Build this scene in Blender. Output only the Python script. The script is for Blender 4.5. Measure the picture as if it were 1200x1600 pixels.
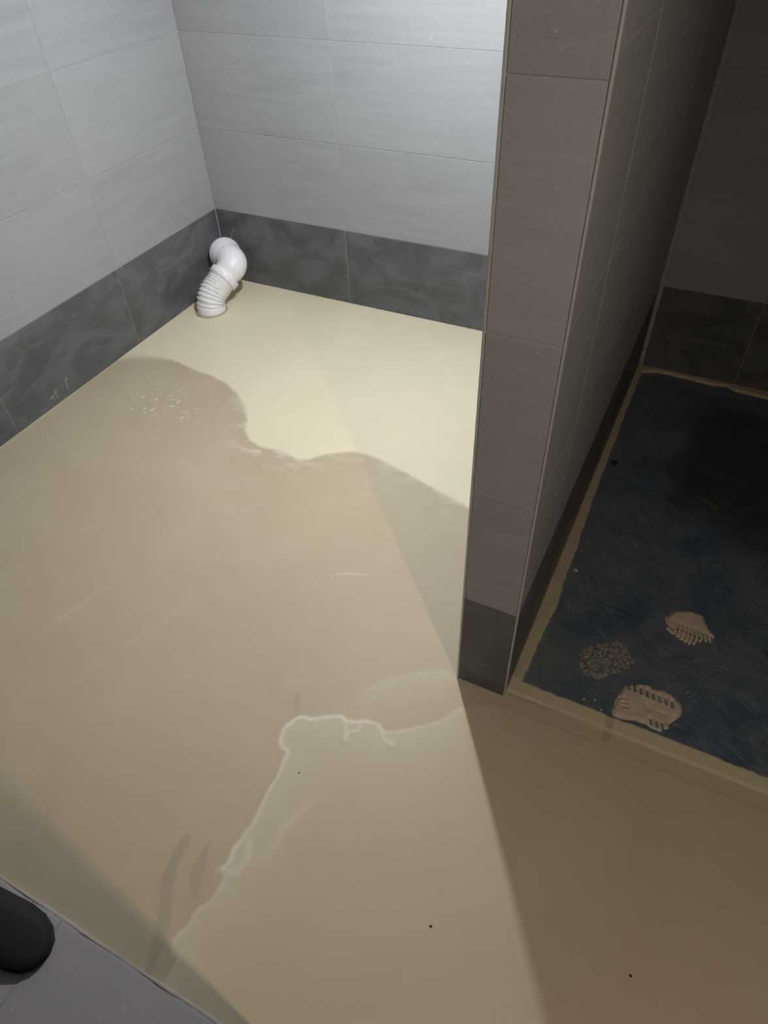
import bpy, bmesh, math, random
import numpy as np
from mathutils import Vector, Matrix
random.seed(4); rng = np.random.RandomState(4)
for o in list(bpy.data.objects): bpy.data.objects.remove(o)
scn = bpy.context.scene
COL = scn.collection

# ---------------------------------------------------------------- camera
cd = bpy.data.cameras.new('camera'); cam = bpy.data.objects.new('camera', cd); COL.objects.link(cam)
scn.camera = cam
R_ = Vector((0.89589468, 0.44270091, -0.03726431)); U_ = Vector((-0.2915046, 0.64906526, 0.7026659)); F_ = Vector((-0.3352578, 0.61865192, -0.71054346))
m = Matrix((R_, U_, -F_)).transposed().to_4x4(); m.translation = Vector((1.9017, -2.1994, 1.3506))
cam.matrix_world = m
cd.sensor_fit = 'VERTICAL'; cd.sensor_height = 36.0; cd.lens = 36.0 * 1049.81 / 1600.0
cd.clip_start = 0.01; cd.clip_end = 50

# ---------------------------------------------------------------- world, lights, exposure
w = bpy.data.worlds.new('world'); scn.world = w; w.use_nodes = True
w.node_tree.nodes['Background'].inputs['Color'].default_value = (0.5, 0.5, 0.5, 1)
w.node_tree.nodes['Background'].inputs['Strength'].default_value = 0.02
scn.view_settings.view_transform = 'Standard'; scn.view_settings.look = 'None'
scn.view_settings.gamma = 1.0; scn.view_settings.use_curve_mapping = False
scn.view_settings.exposure = 0.0

def point(name, loc, power, color, rad):
    l = bpy.data.lights.new(name, 'POINT'); l.energy = power; l.color = color; l.shadow_soft_size = rad
    o = bpy.data.objects.new(name, l); o.location = loc; COL.objects.link(o); return o
# the room's bright bulb above the tiled corner
LA = point('work_lamp_glow', (1.20, -0.78, 1.52), 25.5, (0.965, 0.985, 1.0), 0.018)
al = bpy.data.lights.new('work_lamp_beam', 'SPOT'); al.energy = 44; al.color = (0.965, 0.985, 1.0); al.shadow_soft_size = 0.018
al.spot_size = math.radians(180); al.spot_blend = 1.0
LC = bpy.data.objects.new('work_lamp_beam', al); LC.location = LA.location; COL.objects.link(LC)
LC.rotation_euler = Vector((-0.35, 0.30, -1.0)).to_track_quat('-Z', 'Y').to_euler()
# the weaker warm spot by the doorway
sl = bpy.data.lights.new('doorway_spot', 'SPOT'); sl.energy = 32; sl.color = (1.0, 0.83, 0.66); sl.shadow_soft_size = 0.013
sl.spot_size = math.radians(138); sl.spot_blend = 1.0
LB = bpy.data.objects.new('doorway_spot', sl); LB.location = (2.49, -2.31, 1.60); COL.objects.link(LB)
LB.rotation_euler = (Vector((1.50, -1.80, 0.32)) - LB.location).to_track_quat('-Z', 'Y').to_euler()

# ---------------------------------------------------------------- measured outlines (metres on the floor)
P = {
'pale': [(0.033, -0.679), (0.113, -0.645), (0.195, -0.634), (0.329, -0.655), (0.388, -0.657), (0.464, -0.676), (0.541, -0.715), (0.607, -0.767), (0.656, -0.823), (0.691, -0.881), (0.732, -0.909), (0.786, -0.924), (0.854, -0.918), (0.914, -0.931), (0.949, -0.919), (0.982, -0.878), (1.055, -0.826), (1.11, -0.822), (1.181, -0.833), (1.265, -0.852), (1.382, -0.885), (1.461, -0.907)] ,
'ridge': [(1.684, -1.493), (1.658, -1.539), (1.615, -1.577), (1.572, -1.61), (1.556, -1.614), (1.54, -1.606), (1.514, -1.608), (1.478, -1.628), (1.454, -1.623), (1.427, -1.637), (1.403, -1.657), (1.376, -1.66), (1.364, -1.68), (1.356, -1.705), (1.363, -1.734), (1.381, -1.747), (1.391, -1.739), (1.397, -1.772), (1.401, -1.814), (1.403, -1.857), (1.409, -1.894), (1.405, -1.922), (1.402, -1.956), (1.409, -1.975), (1.399, -1.995), (1.416, -1.996), (1.416, -2.028), (1.415, -2.048), (1.398, -2.068), (1.405, -2.09), (1.397, -2.108), (1.392, -2.124), (1.402, -2.138), (1.416, -2.146), (1.42, -2.137)] ,
'tip': [(1.54, -1.606), (1.565, -1.631), (1.589, -1.635)] ,
'drip': [(1.472, -1.631), (1.48, -1.647), (1.49, -1.671), (1.49, -1.65), (1.507, -1.637), (1.504, -1.626)] ,
'lobe': [(1.442, -1.606), (1.45, -1.577), (1.461, -1.551), (1.499, -1.497), (1.556, -1.448), (1.607, -1.419)] ,
'smear1': [(1.308, -1.972), (1.312, -2.011), (1.32, -2.045), (1.342, -2.081), (1.365, -2.115), (1.375, -2.143), (1.385, -2.179)] ,
'smear2': [(1.356, -1.963), (1.355, -1.997), (1.362, -2.027)] ,
'smear3': [(1.36, -1.995), (1.373, -2.025), (1.384, -2.049)] ,
'scr1': [(1.238, -1.289), (1.28, -1.263), (1.344, -1.241)] ,
'arc': [(0.675, -1.809), (0.683, -1.734), (0.698, -1.664), (0.725, -1.577), (0.754, -1.513)] ,
'scr2': [(0.504, -1.448), (0.544, -1.409)] ,
'stain': [(1.346, -1.617), (1.352, -1.64), (1.373, -1.661)] ,
'arc2': [(0.823, -1.888), (0.871, -1.756), (0.942, -1.562), (1.003, -1.457)] ,
'fleck': [(0.347, -0.957), (0.198, -1.041), (0.144, -0.822), (0.376, -0.679), (0.618, -0.966)] ,
'dots': [(1.792, -1.906), (2.119, -1.828), (1.439, -1.771), (0.485, -0.859)] ,
'mleft': [(1.784, -1.377), (1.789, -1.223), (1.795, -1.148), (1.79, -1.039), (1.789, -0.906), (1.782, -0.763), (1.78, -0.539), (1.778, -0.316), (1.778, -0.17), (1.777, -0.038), (1.832, -0.006), (1.928, -0.008), (2.012, -0.021), (2.081, -0.008), (2.179, 0.002)] ,
'kerbt': [(1.764, -1.384), (1.865, -1.379), (1.975, -1.37), (2.095, -1.376), (2.171, -1.375), (2.292, -1.372)] ,
'kerbb': [(1.766, -1.417), (1.832, -1.415), (1.889, -1.413), (1.985, -1.412), (2.089, -1.41), (2.202, -1.42), (2.297, -1.439)] ,
'corner': [(2.327, -1.798), (2.01, -1.952), (2.301, -1.487), (2.248, -0.83), (2.176, 0.049)] ,
'dab1': [(1.993, -1.281), (2.021, -1.268), (2.041, -1.262), (2.051, -1.266), (2.072, -1.26), (2.093, -1.267), (2.111, -1.281), (2.12, -1.297), (2.117, -1.311), (2.107, -1.329), (2.099, -1.339), (2.101, -1.351), (2.083, -1.366), (2.07, -1.366), (2.056, -1.362), (2.034, -1.362), (1.989, -1.372), (1.98, -1.359), (1.985, -1.318)] ,
'dab2': [(2.042, -1.059), (2.057, -1.033), (2.092, -1.017), (2.119, -1.02), (2.132, -1.044), (2.154, -1.068), (2.151, -1.091), (2.13, -1.099), (2.114, -1.119), (2.09, -1.119), (2.071, -1.108), (2.046, -1.094)] ,
'dab3': [(1.878, -1.24), (1.899, -1.207), (1.951, -1.172), (1.982, -1.182), (2.004, -1.219), (1.995, -1.242), (1.972, -1.266), (1.943, -1.297), (1.908, -1.301), (1.883, -1.276)] ,
'dark_edge': [(1.917, -0.683), (2.085, -0.76), (2.247, -0.819)] ,
'dark2': [(1.802, -0.552), (1.752, -0.66), (2.007, -0.517), (2.062, -0.596)] ,
'shoe': [(1.028, -2.179), (1.117, -2.184), (1.185, -2.191), (1.196, -2.213), (1.187, -2.25), (1.184, -2.317)] ,
'crumbs': [(1.807, -1.006), (1.802, -0.552), (1.92, -1.358), (1.943, -1.349), (1.96, -1.367), (2.12, -1.246), (1.988, -0.51), (2.094, -0.581)] ,
}

HD = 0.296; HT = 0.300; WT = 0.600; TOP = 2.396; JT = 0.0019
XP, XQ, YP = 1.6486, 1.7603, -1.428
XR = 3.10; YF = -2.182; YB = -3.60

# ---------------------------------------------------------------- helpers
def nt(name):
    mt = bpy.data.materials.new(name); mt.use_nodes = True
    t = mt.node_tree; b = t.nodes['Principled BSDF']
    return mt, t, b
def N(t, typ, **k):
    n = t.nodes.new(typ)
    for a, v in k.items(): setattr(n, a, v)
    return n
def link(t, a, b): t.links.new(a, b)
def mix(t, fac, a, b, blend='MIX'):
    n = N(t, 'ShaderNodeMix', data_type='RGBA', blend_type=blend)
    for s, v in ((n.inputs[0], fac), (n.inputs[6], a), (n.inputs[7], b)):
        if isinstance(v, (int, float)): s.default_value = v
        elif isinstance(v, tuple): s.default_value = (*v, 1)
        else: link(t, v, s)
    return n.outputs[2]
def ramp(t, src, stops):
    r = N(t, 'ShaderNodeValToRGB'); e = r.color_ramp.elements
    while len(e) > 1: e.remove(e[-1])
    e[0].position, e[0].color = stops[0][0], (*[stops[0][1]]*3, 1)
    for p, v in stops[1:]:
        q = e.new(p); q.color = (v, v, v, 1)
    link(t, src, r.inputs[0]); return r.outputs[0]
def noise(t, vec, scale, detail=4, rough=0.55, dist=0.0):
    n = N(t, 'ShaderNodeTexNoise'); n.inputs['Scale'].default_value = scale
    n.inputs['Detail'].default_value = detail; n.inputs['Roughness'].default_value = rough
    n.inputs['Distortion'].default_value = dist
    if vec is not None: link(t, vec, n.inputs['Vector'])
    return n.outputs['Fac']
def objvec(t, scale=(1, 1, 1), rand=7.0):
    tc = N(t, 'ShaderNodeTexCoord'); oi = N(t, 'ShaderNodeObjectInfo')
    mp = N(t, 'ShaderNodeMapping'); mp.inputs['Scale'].default_value = scale
    if rand:
        a = N(t, 'ShaderNodeVectorMath', operation='SCALE'); a.inputs[0].default_value = (rand, rand*1.7, rand*2.3)
        link(t, oi.outputs['Random'], a.inputs['Scale'])
        b = N(t, 'ShaderNodeVectorMath', operation='ADD'); link(t, tc.outputs['Object'], b.inputs[0]); link(t, a.outputs[0], b.inputs[1])
        link(t, b.outputs[0], mp.inputs['Vector'])
    else: link(t, tc.outputs['Object'], mp.inputs['Vector'])
    return mp.outputs['Vector'], oi.outputs['Random']
def bump(t, b, h, dist, strength=1.0):
    n = N(t, 'ShaderNodeBump'); n.inputs['Distance'].default_value = dist; n.inputs['Strength'].default_value = strength
    link(t, h, n.inputs['Height']); link(t, n.outputs[0], b.inputs['Normal'])
def mth(t, op, a, b=None):
    n = N(t, 'ShaderNodeMath', operation=op); n.use_clamp = False
    for i, v in enumerate((a, b)):
        if v is None: continue
        if isinstance(v, (int, float)): n.inputs[i].default_value = v
        else: link(t, v, n.inputs[i])
    return n.outputs[0]

# ---------------------------------------------------------------- materials
def mat_tile(name, base, floor=False):
    mt, t, b = nt(name)
    v, rnd = objvec(t, (1.0, 1.0, 1.0)); vs, _ = objvec(t, (1.6, 1.6, 16.0) if not floor else (1.6, 8, 1.6))
    vein = noise(t, vs, 2.2, 6, 0.6, 0.5)
    cloud = noise(t, v, 3.0, 5, 0.6, 0.3)
    speck = noise(t, v, 230, 2, 0.6)
    pit = ramp(t, noise(t, v, 95, 3, 0.7), [(0.0, 0), (0.655, 0), (0.72, 1)])
    pitz = ramp(t, noise(t, v, 5.5, 2, 0.5), [(0.48, 0), (0.62, 1)])
    c1 = mix(t, ramp(t, vein, [(0.33, 0), (0.68, 1)]), tuple(x*0.91 for x in base), tuple(x*1.09 for x in base))
    c2 = mix(t, ramp(t, cloud, [(0.3, 0), (0.7, 1)]), c1, tuple(x*1.04 for x in base)); 
    c3 = mix(t, ramp(t, speck, [(0.35, 0), (0.65, 1)]), mix(t, 1.0, c2, (0.93, 0.93, 0.93), 'MULTIPLY'), c2)
    pf = mth(t, 'MULTIPLY', pit, pitz)
    c4 = mix(t, mth(t, 'MULTIPLY', pf, 0.8), c3, tuple(x*1.55 for x in base))
    # darker fossil flecks drawn out along the tile
    fl = ramp(t, noise(t, vs, 17, 3, 0.6), [(0.66, 0), (0.74, 1)])
    c5 = mix(t, mth(t, 'MULTIPLY', mth(t, 'MULTIPLY', fl, 0.6), ramp(t, cloud, [(0.5, 0), (0.6, 1)])), c4, tuple(x*0.72 for x in base))
    # pale diagonal vein
    vd, _ = objvec(t, (0.7, 0.7, 5.0), 3.0)
    vein2 = mth(t, 'ABSOLUTE', mth(t, 'SUBTRACT', noise(t, vd, 2.3, 3, 0.5, 1.2), 0.5))
    vm = ramp(t, vein2, [(0.0, 1), (0.012, 0)])
    c6 = mix(t, mth(t, 'MULTIPLY', vm, 0.12), c5, tuple(min(1, x*1.35) for x in base))
    vr = mth(t, 'ADD', mth(t, 'MULTIPLY', rnd, 0.08), 0.96)
    cc = N(t, 'ShaderNodeCombineColor'); [link(t, vr, cc.inputs[i]) for i in range(3)]
    link(t, mix(t, 1.0, c6, cc.outputs[0], 'MULTIPLY'), b.inputs['Base Color'])
    link(t, ramp(t, cloud, [(0.3, 0.42), (0.7, 0.58)]), b.inputs['Roughness'])
    b.inputs['Specular IOR Level'].default_value = 0.35
    bump(t, b, noise(t, v, 160, 3, 0.6), 0.0004, 0.5)
    return mt
M_TILE = mat_tile('grey_stone_tile', (0.335, 0.345, 0.358))
M_FTILE = mat_tile('grey_floor_tile', (0.47, 0.43, 0.435), True)
def mat_dark():
    mt, t, b = nt('dark_slate_tile')
    v, rnd = objvec(t, (1, 1, 1)); vsm, _ = objvec(t, (2.2, 2.2, 3.2), 5.0)
    sm = noise(t, vsm, 1.6, 4, 0.55, 2.2); cl = noise(t, v, 7, 5, 0.6)
    smr = ramp(t, sm, [(0.42, 0), (0.60, 1)])
    streak = noise(t, objvec(t, (3, 3, 22), 3.0)[0], 1.6, 3, 0.6, 1.5)
    c = mix(t, ramp(t, cl, [(0.3, 0), (0.7, 1)]), (0.078, 0.082, 0.086), (0.110, 0.115, 0.122))
    c = mix(t, mth(t, 'MULTIPLY', smr, 0.45), c, (0.175, 0.182, 0.195))
    c = mix(t, mth(t, 'MULTIPLY', ramp(t, streak, [(0.6, 0), (0.68, 1)]), 0.25), c, (0.21, 0.21, 0.21))
    link(t, c, b.inputs['Base Color'])
    link(t, ramp(t, sm, [(0.4, 0.38), (0.62, 0.62)]), b.inputs['Roughness'])
    b.inputs['Specular IOR Level'].default_value = 0.4
    return mt
M_DARK = mat_dark()
def simple(name, col, rough=0.6, var=0.08, scale=30, bmp=0.0, metal=0.0):
    mt, t, b = nt(name); v, _ = objvec(t, (1, 1, 1))
    n = noise(t, v, scale, 4, 0.6)
    link(t, mix(t, ramp(t, n, [(0.3, 0), (0.7, 1)]), tuple(x*(1-var) for x in col), tuple(x*(1+var) for x in col)), b.inputs['Base Color'])
    b.inputs['Roughness'].default_value = rough; b.inputs['Metallic'].default_value = metal
    if bmp: bump(t, b, n, bmp)
    return mt
M_GROUT = simple('pale_grey_grout', (0.37, 0.37, 0.365), 0.9, 0.12, 60)
M_PLASTER = simple('plaster', (0.36, 0.36, 0.36), 0.95, 0.05, 8)
M_TRIM = simple('satin_aluminium', (0.52, 0.53, 0.52), 0.45, 0.05, 40, 0, 0.3)
M_PVC = simple('white_plastic', (0.87, 0.875, 0.90), 0.38, 0.03, 25)
M_PVC2 = None
def mat_bellows():
    mt, t, b = nt('dusty_white_plastic'); v, _ = objvec(t, (1, 1, 1), 0)
    n = ramp(t, noise(t, v, 28, 5, 0.7, 1.0), [(0.50, 0), (0.68, 1)])
    link(t, mix(t, mth(t, 'MULTIPLY', n, 0.5), (0.82, 0.82, 0.825), (0.42, 0.39, 0.34)), b.inputs['Base Color'])
    b.inputs['Roughness'].default_value = 0.45
    return mt
M_BELL = mat_bellows()
M_MORTAR = simple('set_mortar', (0.56, 0.47, 0.38), 0.85, 0.12, 60, 0.0008)
M_DUSTY = simple('scraped_mortar_residue', (0.215, 0.21, 0.205), 0.9, 0.8, 130, 0.001)
M_RUBBER = simple('black_rubber', (0.016, 0.014, 0.013), 0.75, 0.1, 20)
M_WHITE = simple('dried_mortar_crumb', (0.42, 0.40, 0.37), 0.9, 0.1, 60)
M_BLACKBIT = simple('dark_grit', (0.02, 0.018, 0.015), 0.8, 0.1, 60)

def mat_screed():
    mt, t, b = nt('levelling_compound')
    def at(n): a = N(t, 'ShaderNodeAttribute'); a.attribute_name = n; return a.outputs['Fac']
    tc = N(t, 'ShaderNodeTexCoord'); v = tc.outputs['Object']
    big = noise(t, v, 2.2, 5, 0.6, 0.8); mid = noise(t, v, 11, 4, 0.6, 1.0); fine = noise(t, v, 420, 2, 0.5)
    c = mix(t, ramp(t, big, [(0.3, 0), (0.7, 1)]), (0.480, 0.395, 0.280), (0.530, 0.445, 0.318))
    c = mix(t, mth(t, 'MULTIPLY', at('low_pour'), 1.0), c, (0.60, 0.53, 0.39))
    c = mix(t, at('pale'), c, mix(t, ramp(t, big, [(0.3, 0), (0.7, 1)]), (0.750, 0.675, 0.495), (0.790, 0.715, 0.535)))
    c = mix(t, mth(t, 'MULTIPLY', at('smear'), 0.85), c, (0.36, 0.30, 0.22))
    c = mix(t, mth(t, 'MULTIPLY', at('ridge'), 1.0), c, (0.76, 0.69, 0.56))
    fl = ramp(t, noise(t, v, 62, 3, 0.6, 0.8), [(0.585, 0), (0.65, 1)])
    c = mix(t, mth(t, 'MULTIPLY', mth(t, 'MULTIPLY', fl, at('fleck')), 0.8), c, (0.74, 0.69, 0.58))
    c = mix(t, ramp(t, fine, [(0.3, 0), (0.7, 1)]), mix(t, 1.0, c, (0.965, 0.965, 0.965), 'MULTIPLY'), c)
    c = mix(t, mth(t, 'MULTIPLY', ramp(t, mid, [(0.4, 0), (0.75, 1)]), 0.14), c, (0.60, 0.53, 0.42))
    link(t, c, b.inputs['Base Color'])
    link(t, ramp(t, big, [(0.3, 0.48), (0.7, 0.58)]), b.inputs['Roughness'])
    b.inputs['Specular IOR Level'].default_value = 0.35
    bump(t, b, noise(t, v, 6, 3, 0.5, 0.6), 0.003, 0.35)
    return mt
M_SCREED = mat_screed()
def mat_membrane():
    mt, t, b = nt('waterproofing_membrane')
    def at(n): a = N(t, 'ShaderNodeAttribute'); a.attribute_name = n; return a.outputs['Fac']
    tc = N(t, 'ShaderNodeTexCoord'); v = tc.outputs['Object']
    big = noise(t, v, 3.0, 4, 0.55, 1.2); mid = noise(t, v, 16, 5, 0.65, 0.6)
    # brush and comb strokes in several directions, each in its own patches
    def strokes(rot, sx, sy, seed, lo, hi):
        mp = N(t, 'ShaderNodeMapping'); mp.inputs['Rotation'].default_value = (0, 0, math.radians(rot)); mp.inputs['Location'].default_value = (seed, seed*1.3, 0)
        wob = N(t, 'ShaderNodeTexNoise'); wob.inputs['Scale'].default_value = 5; link(t, v, wob.inputs['Vector'])
        sc = N(t, 'ShaderNodeVectorMath', operation='SCALE'); link(t, wob.outputs['Color'], sc.inputs[0]); sc.inputs['Scale'].default_value = 0.10
        ad = N(t, 'ShaderNodeVectorMath', operation='ADD'); link(t, v, ad.inputs[0]); link(t, sc.outputs[0], ad.inputs[1]); link(t, ad.outputs[0], mp.inputs['Vector'])
        m2 = N(t, 'ShaderNodeMapping'); m2.inputs['Scale'].default_value = (sx, sy, 1); link(t, mp.outputs[0], m2.inputs['Vector'])
        n = noise(t, m2.outputs[0], 1.0, 2, 0.5)
        msk = ramp(t, noise(t, mp.outputs[0], 6.0, 2, 0.5, 0.8), [(0.45, 0), (0.57, 1)])
        return mth(t, 'MULTIPLY', ramp(t, n, [(lo, 0), (hi, 1)]), msk)
    sA_ = strokes(-25, 190, 16, 1.7, 0.46, 0.62); sB_ = strokes(35, 230, 20, 4.1, 0.48, 0.64); sC_ = strokes(-70, 170, 11, 8.3, 0.5, 0.66)
    comb = mth(t, 'MAXIMUM', mth(t, 'MAXIMUM', sA_, sB_), sC_)
    c = mix(t, ramp(t, big, [(0.38, 0), (0.62, 1)]), (0.048, 0.088, 0.145), (0.110, 0.140, 0.165))
    c = mix(t, mth(t, 'MULTIPLY', ramp(t, mid, [(0.42, 0), (0.7, 1)]), 0.6), c, (0.160, 0.178, 0.185))
    c = mix(t, mth(t, 'MULTIPLY', comb, 0.30), c, (0.21, 0.26, 0.30))
    sp = ramp(t, noise(t, v, 170, 3, 0.7, 0.5), [(0.64, 0), (0.72, 1)])
    c = mix(t, mth(t, 'MULTIPLY', sp, 0.45), c, (0.36, 0.38, 0.38))
    c = mix(t, mth(t, 'MULTIPLY', at('dark_zone'), 0.72), c, (0.030, 0.022, 0.018))
    c = mix(t, mth(t, 'MULTIPLY', at('streak'), 0.6), c, (0.30, 0.29, 0.26))
    link(t, c, b.inputs['Base Color'])
    link(t, ramp(t, mid, [(0.3, 0.42), (0.7, 0.7)]), b.inputs['Roughness'])
    hh = mth(t, 'ADD', mth(t, 'MULTIPLY', comb, 0.6), mid)
    bump(t, b, hh, 0.002, 0.8)
    return mt
M_MEMB = mat_membrane()

# ---------------------------------------------------------------- mesh helpers
def tag(o, label=None, cat=None, group=None, kind=None):
    if label: o['label'] = label
    if cat: o['category'] = cat
    if group: o['group'] = group
    if kind: o['kind'] = kind
    return o
def mesh_obj(name, me, mat, parent=None, loc=(0, 0, 0), rz=0.0):
    o = bpy.data.objects.new(name, me); COL.objects.link(o)
    if mat and len(me.materials) == 0: me.materials.append(mat)
    o.location = loc; o.rotation_euler = (0, 0, rz)
    if parent: o.parent = parent
    return o
def box_me(name, x0, y0, z0, x1, y1, z1, bev=0.0):
    bm = bmesh.new(); bmesh.ops.create_cube(bm, size=1)
    for v in bm.verts:
        v.co = Vector(((x0+x1)/2+v.co.x*(x1-x0), (y0+y1)/2+v.co.y*(y1-y0), (z0+z1)/2+v.co.z*(z1-z0)))
    if bev: bmesh.ops.bevel(bm, geom=bm.edges[:], offset=bev, segments=1, affect='EDGES')
    me = bpy.data.meshes.new(name); bm.to_mesh(me); bm.free(); return me
def box(name, *a, mat=None, parent=None, bev=0.0):
    return mesh_obj(name, box_me(name, *a, bev=bev), mat, parent)
TCACHE = {}
def tile_me(w_, h_, mat):
    k = (round(w_, 4), round(h_, 4), mat.name)
    if k not in TCACHE:
        me = box_me('tile', 0, 0, 0, w_, 0.009, h_, bev=0.0009); me.materials.append(mat); TCACHE[k] = me
    return TCACHE[k]
def tile_wall(parent, org, rz, splits, rows):
    """tiles on a vertical plane; splits = distances along the wall, rows = heights"""
    du = Vector((math.cos(rz), math.sin(rz), 0)); nrm = Vector((math.sin(rz), -math.cos(rz), 0))
    for i in range(len(splits)-1):
        for j in range(len(rows)-1):
            dark = j == 0; mat = M_DARK if dark else M_TILE
            w_ = splits[i+1]-splits[i]-JT; h_ = rows[j+1]-rows[j]-JT
            me = tile_me(w_, h_, mat)
            p = Vector(org) + du*(splits[i]+JT/2) + Vector((0, 0, rows[j]+JT/2)) + nrm*random.uniform(-0.0003, 0.0003)
            o = mesh_obj('tile', me, mat, parent, p, rz)
            if dark: o['label'] = 'dark slate grey bottom-row tile'
ROWS = [-0.004, HD] + [HD+HT*k for k in range(1, 8)]

# ---------------------------------------------------------------- the room shell
GB = 0.0014     # grout bed lies this far behind the tile faces
def wall(name, x0, y0, x1, y1, mat=M_GROUT, z1=TOP):
    o = box(name, x0, y0, -0.06, x1, y1, z1, mat=mat); tag(o, kind='structure'); return o
wl = wall('wall_left', -0.12, YF, -GB, 0.12); wl['label'] = 'tiled wall on the left with a dark bottom row'
tile_wall(wl, (0, YF, 0), math.pi/2, [0, -YF-1.789, -YF-1.189, -YF-0.589, -YF-0.002], ROWS)
wb = wall('wall_back', -GB, GB, XR, 0.12); wb['label'] = 'back wall of grey stone tiles with a dark bottom row'
tile_wall(wb, (0, 0, 0), 0, [0.001, 0.604, 1.204, XP-0.012], ROWS)
tile_wall(wb, (XQ+0.012, 0, 0), 0, [0, 0.30, 0.90, XR-XQ-0.02], ROWS)
wp = wall('wall_partition', XP+GB, YP+GB, XQ-GB, GB); wp['label'] = 'narrow tiled partition wall ending in a pillar-like face'
PR = ROWS[:1]+[0.2945, 0.586, 0.877, 1.172]+[1.172+0.3*k for k in (1, 2, 3)]+[TOP]
tile_wall(wp, (XP+0.003, YP, 0), 0, [0, XQ-XP-0.006], PR)
tile_wall(wp, (XQ, YP+0.006, 0), math.pi/2, [0, 0.222, 0.822, -YP-0.008], ROWS)
tile_wall(wp, (XP, -0.001, 0), -math.pi/2, [0, 0.60, 1.20, -YP-0.008], ROWS)
t1 = box('trim_1', XP-0.0008, YP-0.0012, -0.004, XP+0.0034, YP+0.0075, TOP, mat=M_TRIM, bev=0.0012)
tag(t1, 'thin metal edge strip on the left corner of the partition end', kind='structure')
t2 = box('trim_2', XQ-0.0030, YP-0.0012, -0.004, XQ+0.0008, YP+0.0075, TOP, mat=M_TRIM, bev=0.0012)
tag(t2, 'thin metal edge strip on the right corner of the partition end', kind='structure')
tag(wall('wall_right', XR, YB, XR+0.12, 0.12, M_PLASTER), kind='structure')
tag(wall('wall_front', -0.12, YB-0.12, XR+0.12, YB, M_PLASTER), kind='structure')
tag(wall('wall_outer', -0.12, YB, 0.0, YF, M_PLASTER), kind='structure')
tag(wall('wall_door', 0.0, YF-0.09, 0.86, YF, M_PLASTER), kind='structure')
# added unseen wall behind the camera, blocks the warm lamp at lower left
tag(wall('blocker_wall', 2.03, YB, 2.11, -2.30, M_PLASTER), kind='structure')
bm = bmesh.new()   # added unseen panel leaning there; its edge shapes the warm lamp's shadow band
e0_, e1_ = Vector((1.63, -2.1680, 0.004)), Vector((2.026, -2.2337, 1.22)); wv0 = Vector((0, -1.0, 0)); thk = Vector((0.017, 0, -0.0055))
q_ = [e0_, e1_, e1_+wv0, e0_+wv0]; va = [bm.verts.new(p) for p in q_]; vb = [bm.verts.new(p-thk) for p in q_]
bm.faces.new(va); bm.faces.new(vb[::-1])
for k in range(4): bm.faces.new((va[k], vb[k], vb[(k+1) % 4], va[(k+1) % 4]))
bmesh.ops.recalc_face_normals(bm, faces=bm.faces[:]); bme = bpy.data.meshes.new('blocker_board'); bm.to_mesh(bme); bm.free()
bo = mesh_obj('blocker_board', bme, M_PLASTER); tag(bo, 'unseen grey panel added to block the warm lamp', 'blocker_board')
ce = box('ceiling', -0.12, YB-0.12, TOP, XR+0.12, 0.12, TOP+0.1, mat=M_PLASTER); tag(ce, kind='structure')
sl_ = box('floor', -0.12, YB-0.12, -0.14, XR+0.12, 0.12, -0.03, mat=M_GROUT); tag(sl_, 'concrete slab under the room', kind='structure')

# ---------------------------------------------------------------- field functions
_perm = rng.rand(256, 256)
def vnoise(x, y, s, seed=0):
    x = x*s+seed*17.3+500; y = y*s+seed*5.7+500
    xi = np.floor(x).astype(int); yi = np.floor(y).astype(int); fx = x-xi; fy = y-yi
    fx = fx*fx*(3-2*fx); fy = fy*fy*(3-2*fy)
    g = lambda a, b: _perm[a % 256, b % 256]
    return (g(xi, yi)*(1-fx)+g(xi+1, yi)*fx)*(1-fy)+(g(xi, yi+1)*(1-fx)+g(xi+1, yi+1)*fx)*fy
def fbm(x, y, s, seed=0, o=3):
    r = 0; a = 0.5
    for k in range(o): r = r+a*vnoise(x, y, s*2**k, seed+k); a *= 0.5
    return r/(1-0.5**o)-0.5
def dseg(x, y, pts):
    d = np.full(x.shape, 9.0); tt = np.zeros(x.shape); n = len(pts)-1
    for i in range(n):
        (ax, ay), (bx, by) = pts[i], pts[i+1]
        vx, vy = bx-ax, by-ay; L2 = vx*vx+vy*vy+1e-12
        t = np.clip(((x-ax)*vx+(y-ay)*vy)/L2, 0, 1)
        q = np.hypot(x-ax-t*vx, y-ay-t*vy); mk = q < d
        d = np.where(mk, q, d); tt = np.where(mk, (i+t)/n, tt)
    return d, tt
def inside(x, y, poly):
    r = np.zeros(x.shape, bool); n = len(poly)
    for i in range(n):
        (ax, ay), (bx, by) = poly[i], poly[(i+1) % n]
        c = (ay > y) != (by > y)
        with np.errstate(divide='ignore', invalid='ignore'):
            r ^= c & (x < (bx-ax)*(y-ay)/(by-ay+1e-15)+ax)
    return r
def sm(a, b, v): t = np.clip((v-a)/(b-a), 0, 1); return t*t*(3-2*t)

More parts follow.
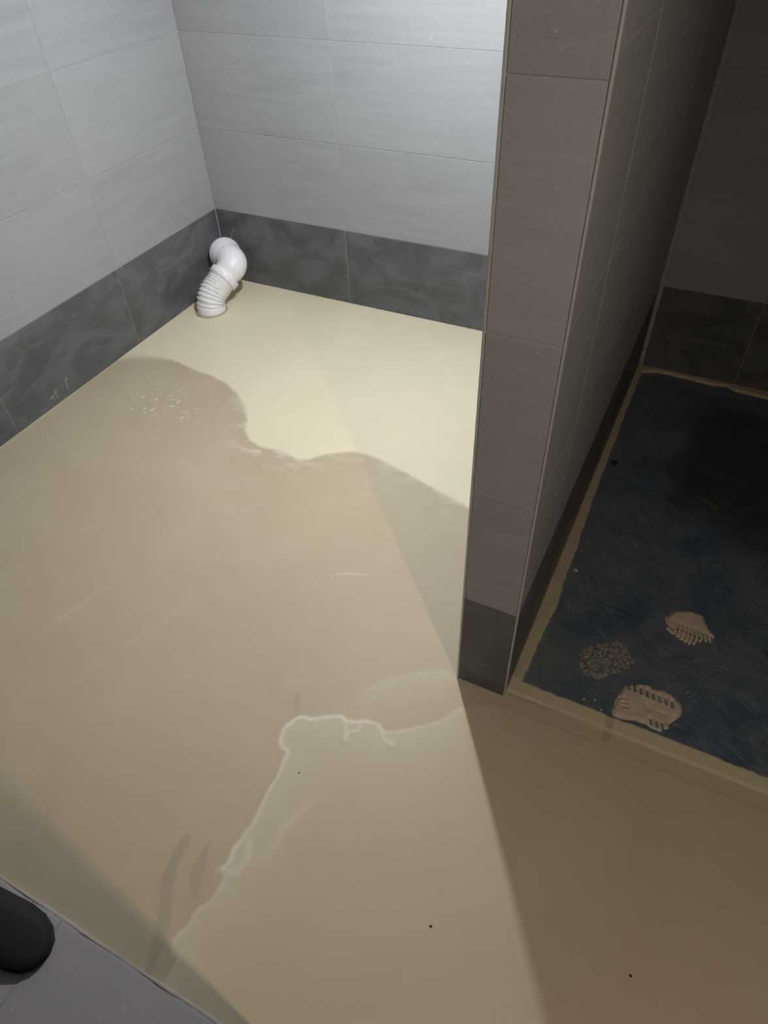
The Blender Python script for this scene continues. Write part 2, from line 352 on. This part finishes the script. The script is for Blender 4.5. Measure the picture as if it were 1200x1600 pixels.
def grid_obj(name, xs, ys, z, attrs, mat, keep=None, parent=None):
    nx, ny = len(xs), len(ys); X, Y = np.meshgrid(xs, ys)
    co = np.stack([X.ravel(), Y.ravel(), z.ravel()], 1).astype(np.float32)
    i = np.arange(nx*ny).reshape(ny, nx)
    q = np.stack([i[:-1, :-1], i[:-1, 1:], i[1:, 1:], i[1:, :-1]], -1).reshape(-1, 4)
    if keep is not None:
        kc = (keep[:-1, :-1] | keep[:-1, 1:] | keep[1:, 1:] | keep[1:, :-1]).ravel(); q = q[kc]
    used = np.unique(q); remap = np.full(nx*ny, -1); remap[used] = np.arange(len(used)); q = remap[q]; co = co[used]
    me = bpy.data.meshes.new(name); me.vertices.add(len(co)); me.vertices.foreach_set('co', co.ravel())
    me.loops.add(q.size); me.loops.foreach_set('vertex_index', q.ravel().astype(np.int32))
    me.polygons.add(len(q)); me.polygons.foreach_set('loop_start', np.arange(0, q.size, 4, dtype=np.int32))
    me.polygons.foreach_set('loop_total', np.full(len(q), 4, np.int32))
    me.update(calc_edges=True); me.polygons.foreach_set('use_smooth', np.ones(len(q), bool))
    for k, a in attrs.items():
        at = me.attributes.new(k, 'FLOAT', 'POINT'); at.data.foreach_set('value', a.ravel()[used].astype(np.float32))
    me.update(); return mesh_obj(name, me, mat, parent)

# ---------------------------------------------------------------- the poured floor
ST = 0.0035
xs = np.arange(0.0, 2.62, ST); ys = np.arange(YF, 0.0001, ST)
xs[-1] = 2.62
X, Y = np.meshgrid(xs, ys)
jx = fbm(X, Y, 60, 3)*0.010; jy = fbm(X, Y, 60, 9)*0.010
# pale dry pour: everything behind the measured edge
def chaikin(p, n=2):
    for _ in range(n):
        q = [p[0]]
        for a, b_ in zip(p, p[1:]):
            q += [(a[0]*.75+b_[0]*.25, a[1]*.75+b_[1]*.25), (a[0]*.25+b_[0]*.75, a[1]*.25+b_[1]*.75)]
        p = q+[p[-1]]
    return p
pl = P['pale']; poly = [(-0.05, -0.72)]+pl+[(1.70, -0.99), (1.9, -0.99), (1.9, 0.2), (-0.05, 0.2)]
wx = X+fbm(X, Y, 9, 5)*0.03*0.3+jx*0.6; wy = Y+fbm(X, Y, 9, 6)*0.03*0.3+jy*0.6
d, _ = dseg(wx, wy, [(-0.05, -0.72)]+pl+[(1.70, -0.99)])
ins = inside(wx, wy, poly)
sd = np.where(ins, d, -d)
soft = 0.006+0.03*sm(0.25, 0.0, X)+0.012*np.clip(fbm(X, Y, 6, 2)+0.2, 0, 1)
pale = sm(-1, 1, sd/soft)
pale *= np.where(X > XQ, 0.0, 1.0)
# wispy drag marks along the pour's edge (brown side)
wisp = np.exp(-np.clip(-sd, 0, 1)/0.045)*(sd < 0.0)*sm(0.02, 0.16, fbm(X*1.0+Y*0.5, Y*2.2-X*0.4, 22, 11))*1.0*sm(0.30, 0.6, X)*(0.35+0.65*np.exp(-((X-0.80)**2+(Y+0.92)**2)/0.02))
# lower-right pour with the wavy lip
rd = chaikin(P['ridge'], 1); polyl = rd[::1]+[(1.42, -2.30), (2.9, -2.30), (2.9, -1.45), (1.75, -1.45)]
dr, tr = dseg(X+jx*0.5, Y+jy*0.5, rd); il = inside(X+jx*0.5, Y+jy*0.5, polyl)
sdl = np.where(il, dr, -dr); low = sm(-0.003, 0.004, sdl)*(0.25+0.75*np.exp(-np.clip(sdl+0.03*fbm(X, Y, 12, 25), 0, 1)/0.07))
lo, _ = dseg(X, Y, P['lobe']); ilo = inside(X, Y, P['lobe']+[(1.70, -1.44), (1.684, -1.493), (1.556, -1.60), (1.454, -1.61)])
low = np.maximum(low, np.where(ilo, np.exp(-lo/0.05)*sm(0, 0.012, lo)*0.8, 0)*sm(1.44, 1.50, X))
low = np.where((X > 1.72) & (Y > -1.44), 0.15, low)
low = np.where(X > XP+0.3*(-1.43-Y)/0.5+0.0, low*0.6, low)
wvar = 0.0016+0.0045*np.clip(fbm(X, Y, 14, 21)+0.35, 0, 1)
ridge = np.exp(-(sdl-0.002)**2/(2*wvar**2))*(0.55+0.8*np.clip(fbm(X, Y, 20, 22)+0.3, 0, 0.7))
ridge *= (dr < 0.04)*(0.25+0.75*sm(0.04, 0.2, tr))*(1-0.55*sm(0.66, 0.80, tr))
wob = fbm(X, Y, 22, 31)*0.012
for nm, wd, am in (('tip', 0.003, 0.6), ('drip', 0.0022, 0.7)):
    dd, tt = dseg(X+jx*0.4, Y+jy*0.4, P[nm]); ridge = np.maximum(ridge, am*np.exp(-dd**2/(2*wd**2)))
for nm, wd, am in (('scr1', 0.0022, 0.45), ('arc', 0.004, 0.16), ('scr2', 0.004, 0.18), ('arc2', 0.008, 0.08)):
    dd, tt = dseg(X+wob*0.3, Y+wob*0.3, P[nm]); ridge = np.maximum(ridge, am*np.exp(-dd**2/(2*wd**2))*np.sin(np.pi*np.clip(tt, 0.03, 0.97)))
# second, fainter fold inside the pour
fold = [(1.44, -1.98), (1.47, -1.93), (1.468, -1.88), (1.485, -1.83), (1.50, -1.79)]
dd, tt = dseg(X+wob*0.4, Y+wob*0.4, fold); ridge = np.maximum(ridge, 0.30*np.exp(-dd**2/(2*0.006**2))*np.sin(np.pi*np.clip(tt, 0.02, 0.98)))
fold = [(1.40, -1.995), (1.418, -1.992), (1.434, -1.98), (1.436, -1.955), (1.425, -1.93)]
dd, tt = dseg(X, Y, fold); ridge = np.maximum(ridge, 0.45*np.exp(-dd**2/(2*0.005**2)))
edge = np.exp(-X/0.0035)*0.5*(Y < -0.2)                       # pale line where the pour meets the left wall
ridge = np.clip(np.maximum(np.maximum(ridge, wisp*0.75), edge), 0, 1)
# darker trowel smears
smear = np.zeros(X.shape)
for nm, wd, am in (('smear1', 0.0125, 0.8), ('smear2', 0.005, 0.75), ('smear3', 0.010, 0.6), ('stain', 0.008, 0.5)):
    dd, tt = dseg(X+wob*0.5+jx*0.8, Y+wob*0.5+jy*0.8, chaikin(P[nm]))
    ww = wd*(0.35+0.65*np.sin(np.pi*np.clip(0.15+tt*0.75, 0, 1)))
    smear = np.maximum(smear, am*sm(1.25, 0.75, dd/ww))
smear *= (0.75+0.5*fbm(X, Y, 30, 41))*np.where(sdl > 0, 0.15, 1)
# dark crack between floor and kerb strip, drip across it
kb = [(1.766, -1.417), (1.832, -1.4155), (1.889, -1.413), (1.985, -1.412), (2.089, -1.411), (2.30, -1.413), (2.6, -1.415)]
dk, tk = dseg(X, Y+fbm(X, Y, 40, 51)*0.004, kb); smear = np.maximum(smear, 0.95*np.exp(-dk**2/(2*0.0018**2))*(1-0.65*sm(0.15, 0.7, tk)))
dd, _ = dseg(X, Y, [(1.982, -1.376), (1.985, -1.43)]); smear = np.maximum(smear, 0.7*sm(0.011, 0.006, dd))
fd, _ = dseg(X, Y, P['fleck']+[P['fleck'][0]]); fl = np.where(inside(X, Y, P['fleck']), np.clip(fd/0.06, 0, 1), 0)*sm(-0.15, 0.15, fbm(X, Y, 9, 61))
# kerb and screed strips are paler
strip = ((X > XQ) & (Y > -1.4135)).astype(float); low = np.maximum(low, strip*0.9); sidestrip = ((X > XQ) & (Y > -1.372)).astype(float); smear = np.maximum(smear, sidestrip*(0.50+0.4*fbm(X, Y, 30, 77)))
# shower tray recess with ragged edges
ml = P['mleft'][:10]
rx = np.interp(Y, [p[1] for p in ml], [p[0] for p in ml])+fbm(X, Y, 45, 71)*0.007
bx = np.interp(X, [1.777, 1.832, 1.928, 2.012, 2.05, 2.081, 2.179, 2.7], [-0.038, -0.016, -0.018, -0.024, -0.010, -0.030, -0.034, -0.035])+fbm(X, Y, 45, 72)*0.008
fy = -1.3765+fbm(X, Y, 30, 73)*0.004
inn = np.minimum(np.minimum(X-rx, bx-Y), Y-fy)
rec = sm(-0.0005, 0.0045, inn)
Z = 0.0010*pale + 0.0016*ridge*(ridge > 0.1) + 0.0012*sm(-0.004, 0.006, sdl)*(Y < -1.45) + 0.0006*fbm(X, Y, 5, 81)
Z += np.where((X > XQ) & (Y > -1.4135), 0.0035, 0)*sm(0, 0.004, Y+1.4135+0.0)
Z = Z*(1-rec)-0.026*rec
keep = (inn < 0.02) & ~((X > XP+0.01) & (X < XQ-0.01) & (Y > YP+0.01))
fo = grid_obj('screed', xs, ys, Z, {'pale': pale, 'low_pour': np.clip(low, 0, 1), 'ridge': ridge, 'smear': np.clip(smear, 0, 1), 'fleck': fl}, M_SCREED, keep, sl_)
fo['label'] = 'cream and beige levelling compound poured over the floor'
# same compound beyond the fine patch: to the right and behind the camera
box('screed', 2.62, YF, -0.03, XR, -1.3765, 0.0005, mat=M_SCREED, parent=sl_)
box('screed', 2.11, YB, -0.03, XR, YF, 0.0005, mat=M_SCREED, parent=sl_)

# ---------------------------------------------------------------- shower tray membrane
ms = 0.004; mx = np.arange(1.77, XR, ms); my = np.arange(-1.3785, -0.003, ms); MX, MY = np.meshgrid(mx, my)
dzone = sm(-0.10, 0.16, (MY-(-0.683-0.42*(MX-1.917)))+fbm(MX, MY, 8, 91)*0.22)*sm(-0.04, 0.12, MX-1.90+fbm(MX, MY, 7, 95)*0.2)*sm(-0.05, -0.18, MY)  # membrane turns darker brown beyond a slanting, ragged line
strk = np.zeros(MX.shape)
for a, b_, wd, am in (((1.985, -0.515), (2.005, -0.524), 0.0025, 0.5), ((2.055, -0.60), (2.10, -0.625), 0.005, 0.45), ((1.915, -0.99), (1.94, -0.985), 0.002, 0.5), ((2.07, -0.06), (2.11, -0.055), 0.004, 0.3), ((1.87, -0.70), (1.93, -0.76), 0.006, 0.25)):
    dd, tt = dseg(MX+fbm(MX, MY, 50, 97)*0.006, MY+fbm(MX, MY, 50, 98)*0.006, [a, b_]); strk = np.maximum(strk, am*np.exp(-dd**2/(2*wd**2)))
MZ = -0.006+0.0014*fbm(MX, MY, 12, 93)+0.0008*fbm(MX, MY, 50, 94)
mo = grid_obj('membrane', mx, my, MZ, {'dark_zone': dzone, 'streak': strk}, M_MEMB, None, sl_)
mo['label'] = 'dark blue-grey brushed waterproofing membrane'

# ---------------------------------------------------------------- mortar dabs on the membrane
def dab(name, poly, mat, hgt, grooves, seed, rough=0.0):
    st = 0.0016; px = [p[0] for p in poly]; py = [p[1] for p in poly]
    gx = np.arange(min(px)-0.006, max(px)+0.006, st); gy = np.arange(min(py)-0.006, max(py)+0.006, st); GX, GY = np.meshgrid(gx, gy)
    ax = GX+fbm(GX, GY, 90, seed)*0.006; ay = GY+fbm(GX, GY, 90, seed+4)*0.006
    dd, _ = dseg(ax, ay, poly+[poly[0]]); s = np.where(inside(ax, ay, poly), dd, -dd)
    h = hgt*sm(0, 0.008, s)*(0.8+0.5*fbm(GX, GY, 35, seed+7))
    for (a, b_, wd, dp) in grooves:
        g, _ = dseg(GX, GY, [a, b_]); h -= dp*np.exp(-g**2/(2*wd**2))
    if rough: h *= np.clip(0.55+rough*fbm(GX, GY, 130, seed+9, 3)*2, 0.0, 1.6)
    kp = (s > 0) & (h > 0.0002)
    zz = -0.0062+np.clip(h, 0, 1)
    return grid_obj(name, gx, gy, zz, {}, mat, kp)
g1 = []
for i in range(8):
    a = (1.999+0.0135*i, -1.278-0.0008*i); g1.append((a, (a[0]+0.003, a[1]-0.012), 0.0022, 0.010))
for i in range(3):
    a = (1.992+0.003*i, -1.322-0.0095*i); g1.append((a, (a[0]+0.012, a[1]+0.003), 0.0016, 0.010))
for i in range(3): g1.append(((2.060+0.012*i, -1.345), (2.063+0.012*i, -1.356), 0.002, 0.010))
g1.append(((2.045, -1.318), (2.053, -1.325), 0.004, 0.004)); g1.append(((2.07, -1.322), (2.085, -1.322), 0.003, 0.002))
tag(dab('mortar_dab', P['dab1'], M_MORTAR, 0.0075, g1, 3), 'beige mortar patch with finger-like notches right behind the kerb strip', 'mortar patch')
g2 = []
for i in range(9):
    a = (2.066+0.010*i, -1.064-0.001*i); g2.append((a, (a[0]+0.006, a[1]-0.018), 0.0018, 0.0055)); g2.append(((a[0]+0.006, a[1]-0.018), (a[0]+0.002, a[1]-0.050), 0.0018, 0.0055))
g2.append(((2.03, -1.070), (2.062, -1.090), 0.0022, 0.009))
tag(dab('mortar_dab', P['dab2'], M_MORTAR, 0.0070, g2, 13), 'beige combed mortar patch farther back on the dark shower floor, smooth on its upper half', 'mortar patch')
tag(dab('mortar_dab', P['dab3'], M_DUSTY, 0.0026, [], 23, 0.6), 'grey scraped mortar residue, rough and scratched, left of the two beige patches', 'mortar patch')

# crumbs
def crumb(loc, r, mat, label, group, cat='crumb'):
    bm = bmesh.new(); bmesh.ops.create_icosphere(bm, subdivisions=2, radius=r)
    s = random.random()*9
    for v in bm.verts:
        v.co *= 0.8+0.45*random.random(); v.co.z *= 0.6
    me = bpy.data.meshes.new('crumb'); bm.to_mesh(me); bm.free()
    z = -0.0062+r*0.42 if loc[0] > 1.775 and loc[1] > -1.377 else r*0.4+0.0008
    o = mesh_obj('crumb', me, mat, None, (loc[0], loc[1], z), random.random()*6); tag(o, label, cat, group); return o
C = P['crumbs']
crumb(C[0], 0.0055, M_WHITE, 'pale mortar crumb on the membrane beside the partition wall', None)
crumb(C[1], 0.0090, M_BLACKBIT, 'black crumb on the membrane near the back end of the partition', None)
for c, w_ in zip(C[2:5], ('leftmost', 'middle', 'rightmost')): crumb(c, 0.0028, M_WHITE, w_+' of three tiny pale specks just behind the kerb strip', 'pale specks behind the kerb strip')
crumb(C[5], 0.0022, M_WHITE, 'tiny pale speck of mortar between the two beige mortar patches', None)
D = P['dots']
crumb(D[0], 0.0022, M_BLACKBIT, 'black speck on the lit beige floor near the lower middle', None)
crumb(D[1], 0.0022, M_BLACKBIT, 'black speck on the shaded brown floor at lower right', None)
crumb(D[2], 0.0016, M_BLACKBIT, 'tiny dark speck just below the start of the wavy pour lip', None)

# white scuffs and drips of mortar on the dark tiles
def smudge(name, pts, y_or_x, axis, wd, label):
    bm = bmesh.new(); th = 0.0012
    for (a, b_) in pts:
        a = Vector(a); b_ = Vector(b_); dr_ = (b_-a); L = dr_.length; dr_.normalize(); n_ = Vector((-dr_.y, dr_.x))
        segs = 5; prev = None
        for k in range(segs+1):
            t = k/segs; ww = wd*(0.35+0.65*math.sin(math.pi*min(max(t, 0.05), 0.95)))*random.uniform(0.7, 1.2)
            c = a+(b_-a)*t; l, r_ = c+n_*ww, c-n_*ww
            def mk(q, off): return bm.verts.new((y_or_x+off, q.x, q.y) if axis == 'x' else (q.x, y_or_x-off, q.y))
            vs = [mk(l, 0), mk(c, th), mk(r_, 0)]
            if prev:
                bm.faces.new((prev[0], prev[1], vs[1], vs[0])); bm.faces.new((prev[1], prev[2], vs[2], vs[1]))
            prev = vs
    me = bpy.data.meshes.new(name); bm.to_mesh(me); bm.free()
    return tag(mesh_obj(name, me, M_WHITE), label, 'mortar smear')
smudge('mortar_smear', [((-0.952, 0.072), (-0.944, 0.060)), ((-0.944, 0.060), (-0.958, 0.056)), ((-0.950, 0.058), (-0.956, 0.026))], 0.0, 'x', 0.0016, 'small white mortar scribble on the dark left wall tile, the one nearer the corner pipe')
smudge('mortar_smear', [((-1.036, 0.034), (-0.999, 0.044)), ((-1.012, 0.049), (-0.996, 0.052)), ((-1.004, 0.040), (-1.008, 0.014)), ((-1.022, 0.036), (-1.024, 0.020))], 0.0, 'x', 0.0014, 'small white mortar scratch marks on the dark left wall tile, low beside the floor edge')
smudge('mortar_smear', [((0.047, 0.170), (0.056, 0.200)), ((0.056, 0.200), (0.082, 0.224))], 0.0, 'y', 0.0016, 'thin white mortar streak on the dark back wall tile just above the pipe elbow')


# ---------------------------------------------------------------- floor tiles by the doorway
tf = box('floor_border', 0.0, YB, -0.03, 2.03, YF, 0.0060, mat=M_GROUT, parent=sl_)
tf['label'] = 'pale grout bed under the grey floor tiles'
me = {}
def ftile(x0, x1, y0, y1):
    k = (round(x1-x0, 4), round(y1-y0, 4))
    if k not in me:
        m_ = box_me('floor_tile', 0, 0, 0, x1-x0, y1-y0, 0.007, bev=0.0012); m_.materials.append(M_FTILE); me[k] = m_
    mesh_obj('floor_tile', me[k], M_FTILE, sl_, (x0, y0, 0.0))
fx = [0.001, 0.599, 1.197, 1.797, 2.028]; fyv = [YF-0.0025, YF-0.6025, YF-1.2025, YB]
for i in range(4):
    for j in range(3): ftile(fx[i]+0.0018, fx[i+1]-0.0018, fyv[j+1]+0.0018, fyv[j]-0.0018)
# lip of cream compound running along the tile edge
bm = bmesh.new(); prev = None
for k in range(120):
    x = 0.02+k*0.0168; h = 0.0065+0.0015*math.sin(k*0.7)+random.uniform(-0.0008, 0.0008); wv_ = 0.0030+0.0013*math.sin(k*0.37+1)+random.uniform(-0.0006, 0.0006)
    vs = [bm.verts.new((x, YF-0.002-wv_, 0.0025)), bm.verts.new((x, YF-0.002-wv_*0.3, h)), bm.verts.new((x, YF+wv_*0.5, h*0.8)), bm.verts.new((x, YF+wv_, -0.001))]
    if prev:
        for a in range(3): bm.faces.new((prev[a], vs[a], vs[a+1], prev[a+1]))
    prev = vs
lm = bpy.data.meshes.new('grout_lip'); bm.to_mesh(lm); bm.free()
for p_ in lm.polygons: p_.use_smooth = True
mesh_obj('grout_lip', lm, simple('pale_lip_grout', (0.46, 0.41, 0.35), 0.85, 0.12, 50), sl_)

# ---------------------------------------------------------------- black shoe toe on the floor tile
def superell(name, secs, mat, parent=None):
    bm = bmesh.new(); rings = []; n = 28
    for (x, yc, hw, zb, zt) in secs:
        r = []
        for k in range(n):
            a = 2*math.pi*k/n; c, s = math.cos(a), math.sin(a)
            yy = yc+hw*math.copysign(abs(c)**0.7, c); zz = (zb+zt)/2+(zt-zb)/2*math.copysign(abs(s)**0.8, s)
            r.append(bm.verts.new((x, yy, zz)))
        rings.append(r)
    for a, b_ in zip(rings, rings[1:]):
        for k in range(n): bm.faces.new((a[k], a[(k+1) % n], b_[(k+1) % n], b_[k]))
    bm.faces.new(rings[0][::-1]); bm.faces.new(rings[-1])
    bmesh.ops.recalc_face_normals(bm, faces=bm.faces[:])
    m_ = bpy.data.meshes.new(name); bm.to_mesh(m_); bm.free()
    for p_ in m_.polygons: p_.use_smooth = True
    return mesh_obj(name, m_, mat, parent)
sh = bpy.data.objects.new('shoe', None); COL.objects.link(sh); sh.location = (0.930, -2.238, 0.007)
tag(sh, 'black rounded shoe toe on the grey floor tile at the lower left corner', 'shoe')
def s_secs(z0, z1, g, hh):
    out = []
    for x, hw in ((-0.02, 0.036), (0.0, 0.040), (0.08, 0.040), (0.14, 0.044), (0.20, 0.049), (0.235, 0.047), (0.262, 0.039), (0.280, 0.025), (0.287, 0.008)):
        t = min(1, max(0, (0.29-x)/0.13)); out.append((x, 0.0, hw+g, z0, z0+(z1-z0)*(1 if hh is None else (0.25+0.75*math.sin(t*math.pi/2)))))
    return out
superell('sole', s_secs(0.0, 0.010, 0.001, None), M_RUBBER, sh)
superell('upper', s_secs(0.006, 0.048, -0.003, 1), M_RUBBER, sh)
superell('ankle_collar', [(x, 0, hw, 0.03, zt) for x, hw, zt in ((-0.015, 0.030, 0.09), (0.0, 0.034, 0.10), (0.05, 0.034, 0.09), (0.09, 0.028, 0.055))], M_RUBBER, sh)

# ---------------------------------------------------------------- white waste pipe in the corner
pc = bpy.data.objects.new('waste_pipe', None); COL.objects.link(pc); pc.location = (0.106, -0.270, 0)
tag(pc, 'white corrugated plastic waste pipe with elbow in the tiled corner', 'pipe')
ctrl = [(0.106, -0.272, -0.02), (0.106, -0.272, 0.012), (0.108, -0.266, 0.042), (0.112, -0.246, 0.068), (0.120, -0.213, 0.090), (0.130, -0.184, 0.108), (0.141, -0.158, 0.127), (0.148, -0.138, 0.142), (0.139, -0.124, 0.151), (0.119, -0.112, 0.154), (0.097, -0.098, 0.154), (0.075, -0.083, 0.153), (0.016, -0.020, 0.122)]
def cr(t):
    n = len(ctrl)-1; t = min(max(t, 0), n-1e-6); i = int(t); f = t-i
    p = [Vector(ctrl[min(max(k, 0), n)]) for k in (i-1, i, i+1, i+2)]
    return 0.5*((2*p[1])+(p[2]-p[0])*f+(2*p[0]-5*p[1]+4*p[2]-p[3])*f*f+(3*p[1]-p[0]-3*p[2]+p[3])*f**3)
# arc-length table
TS = [k*0.01 for k in range(int((len(ctrl)-1)/0.01)+1)]; PS = [cr(t) for t in TS]; SL = [0]
for a, b_ in zip(PS, PS[1:]): SL.append(SL[-1]+(b_-a).length)
LT = SL[-1]
def at_s(s):
    t = float(np.interp(s, SL, TS)); p = cr(t); q = (cr(t+0.02)-cr(t-0.02)).normalized(); return p, q
def s_of(i): return SL[min(int(round(i/0.01)), len(SL)-1)]
def sweep(name, prof, mat, parent, n=48, org=Vector((0, 0, 0))):
    bm = bmesh.new(); rings = []; up = Vector((1, 0, 0.001)); prevu = None
    for (s, r) in prof:
        p, q = at_s(s)
        u = (up if prevu is None else prevu); u = (u-q*u.dot(q)).normalized(); prevu = u; v = q.cross(u)
        rings.append([bm.verts.new(p+(u*math.cos(2*math.pi*k/n)+v*math.sin(2*math.pi*k/n))*r-org) for k in range(n)])
    for a, b_ in zip(rings, rings[1:]):
        for k in range(n): bm.faces.new((a[k], a[(k+1) % n], b_[(k+1) % n], b_[k]))
    bmesh.ops.recalc_face_normals(bm, faces=bm.faces[:])
    m_ = bpy.data.meshes.new(name); bm.to_mesh(m_); bm.free()
    for p_ in m_.polygons: p_.use_smooth = True
    return mesh_obj(name, m_, mat, parent)
O = Vector(pc.location)
sA = s_of(1.55); sB = s_of(4.62); sC = s_of(5.45)
sweep('base_socket', [(0.0, 0.056), (sA-0.004, 0.0575), (sA-0.001, 0.0570), (sA, 0.052)], M_PVC, pc, org=O)
prof = []; NR = 10; npt = 8
for k in range(NR*npt+1):
    s = sA-0.002+(sB-sA+0.004)*k/(NR*npt); ph = (k % npt)/npt
    prof.append((s, 0.0520+0.0055*(0.5-0.5*math.cos(2*math.pi*ph))**0.8))
o = sweep('corrugated_sleeve', prof, M_BELL, pc, org=O); o['label'] = 'ribbed flexible sleeve of dusty white plastic'
sweep('collar', [(sB-0.001, 0.052), (sB, 0.0600), (sB+0.003, 0.0618), (sC-0.004, 0.0615), (sC-0.001, 0.0605), (sC, 0.050)], M_PVC, pc, org=O)
e0 = s_of(5.3); e1 = LT
ep = []
for k in range(40):
    s = e0+(e1-e0)*k/39; ep.append((s, 0.052))
sr = s_of(9.75); sr2 = s_of(11.0)
sweep('elbow', [(s, (0.0515+0.0055*min(1.0, max(0.0, (s-sC)/0.03))) if s < sr else 0.044) for s, r in ep], M_PVC, pc, org=O)
sweep('elbow_rim', [(sr-0.010, 0.0572), (sr-0.002, 0.0596), (sr+0.003, 0.0608), (sr2-0.010, 0.0610), (sr2-0.007, 0.0645), (sr2-0.001, 0.0650), (sr2+0.002, 0.0625), (sr2+0.003, 0.043)], M_PVC, pc, org=O)
sweep('floor_seal', [(s_of(1.0)-0.013, 0.0665), (s_of(1.0)-0.0085, 0.0655), (s_of(1.0)-0.006, 0.060), (s_of(1.0)-0.006, 0.055)], simple('cream_sealant_ring', (0.42, 0.37, 0.28), 0.8), pc, org=O)
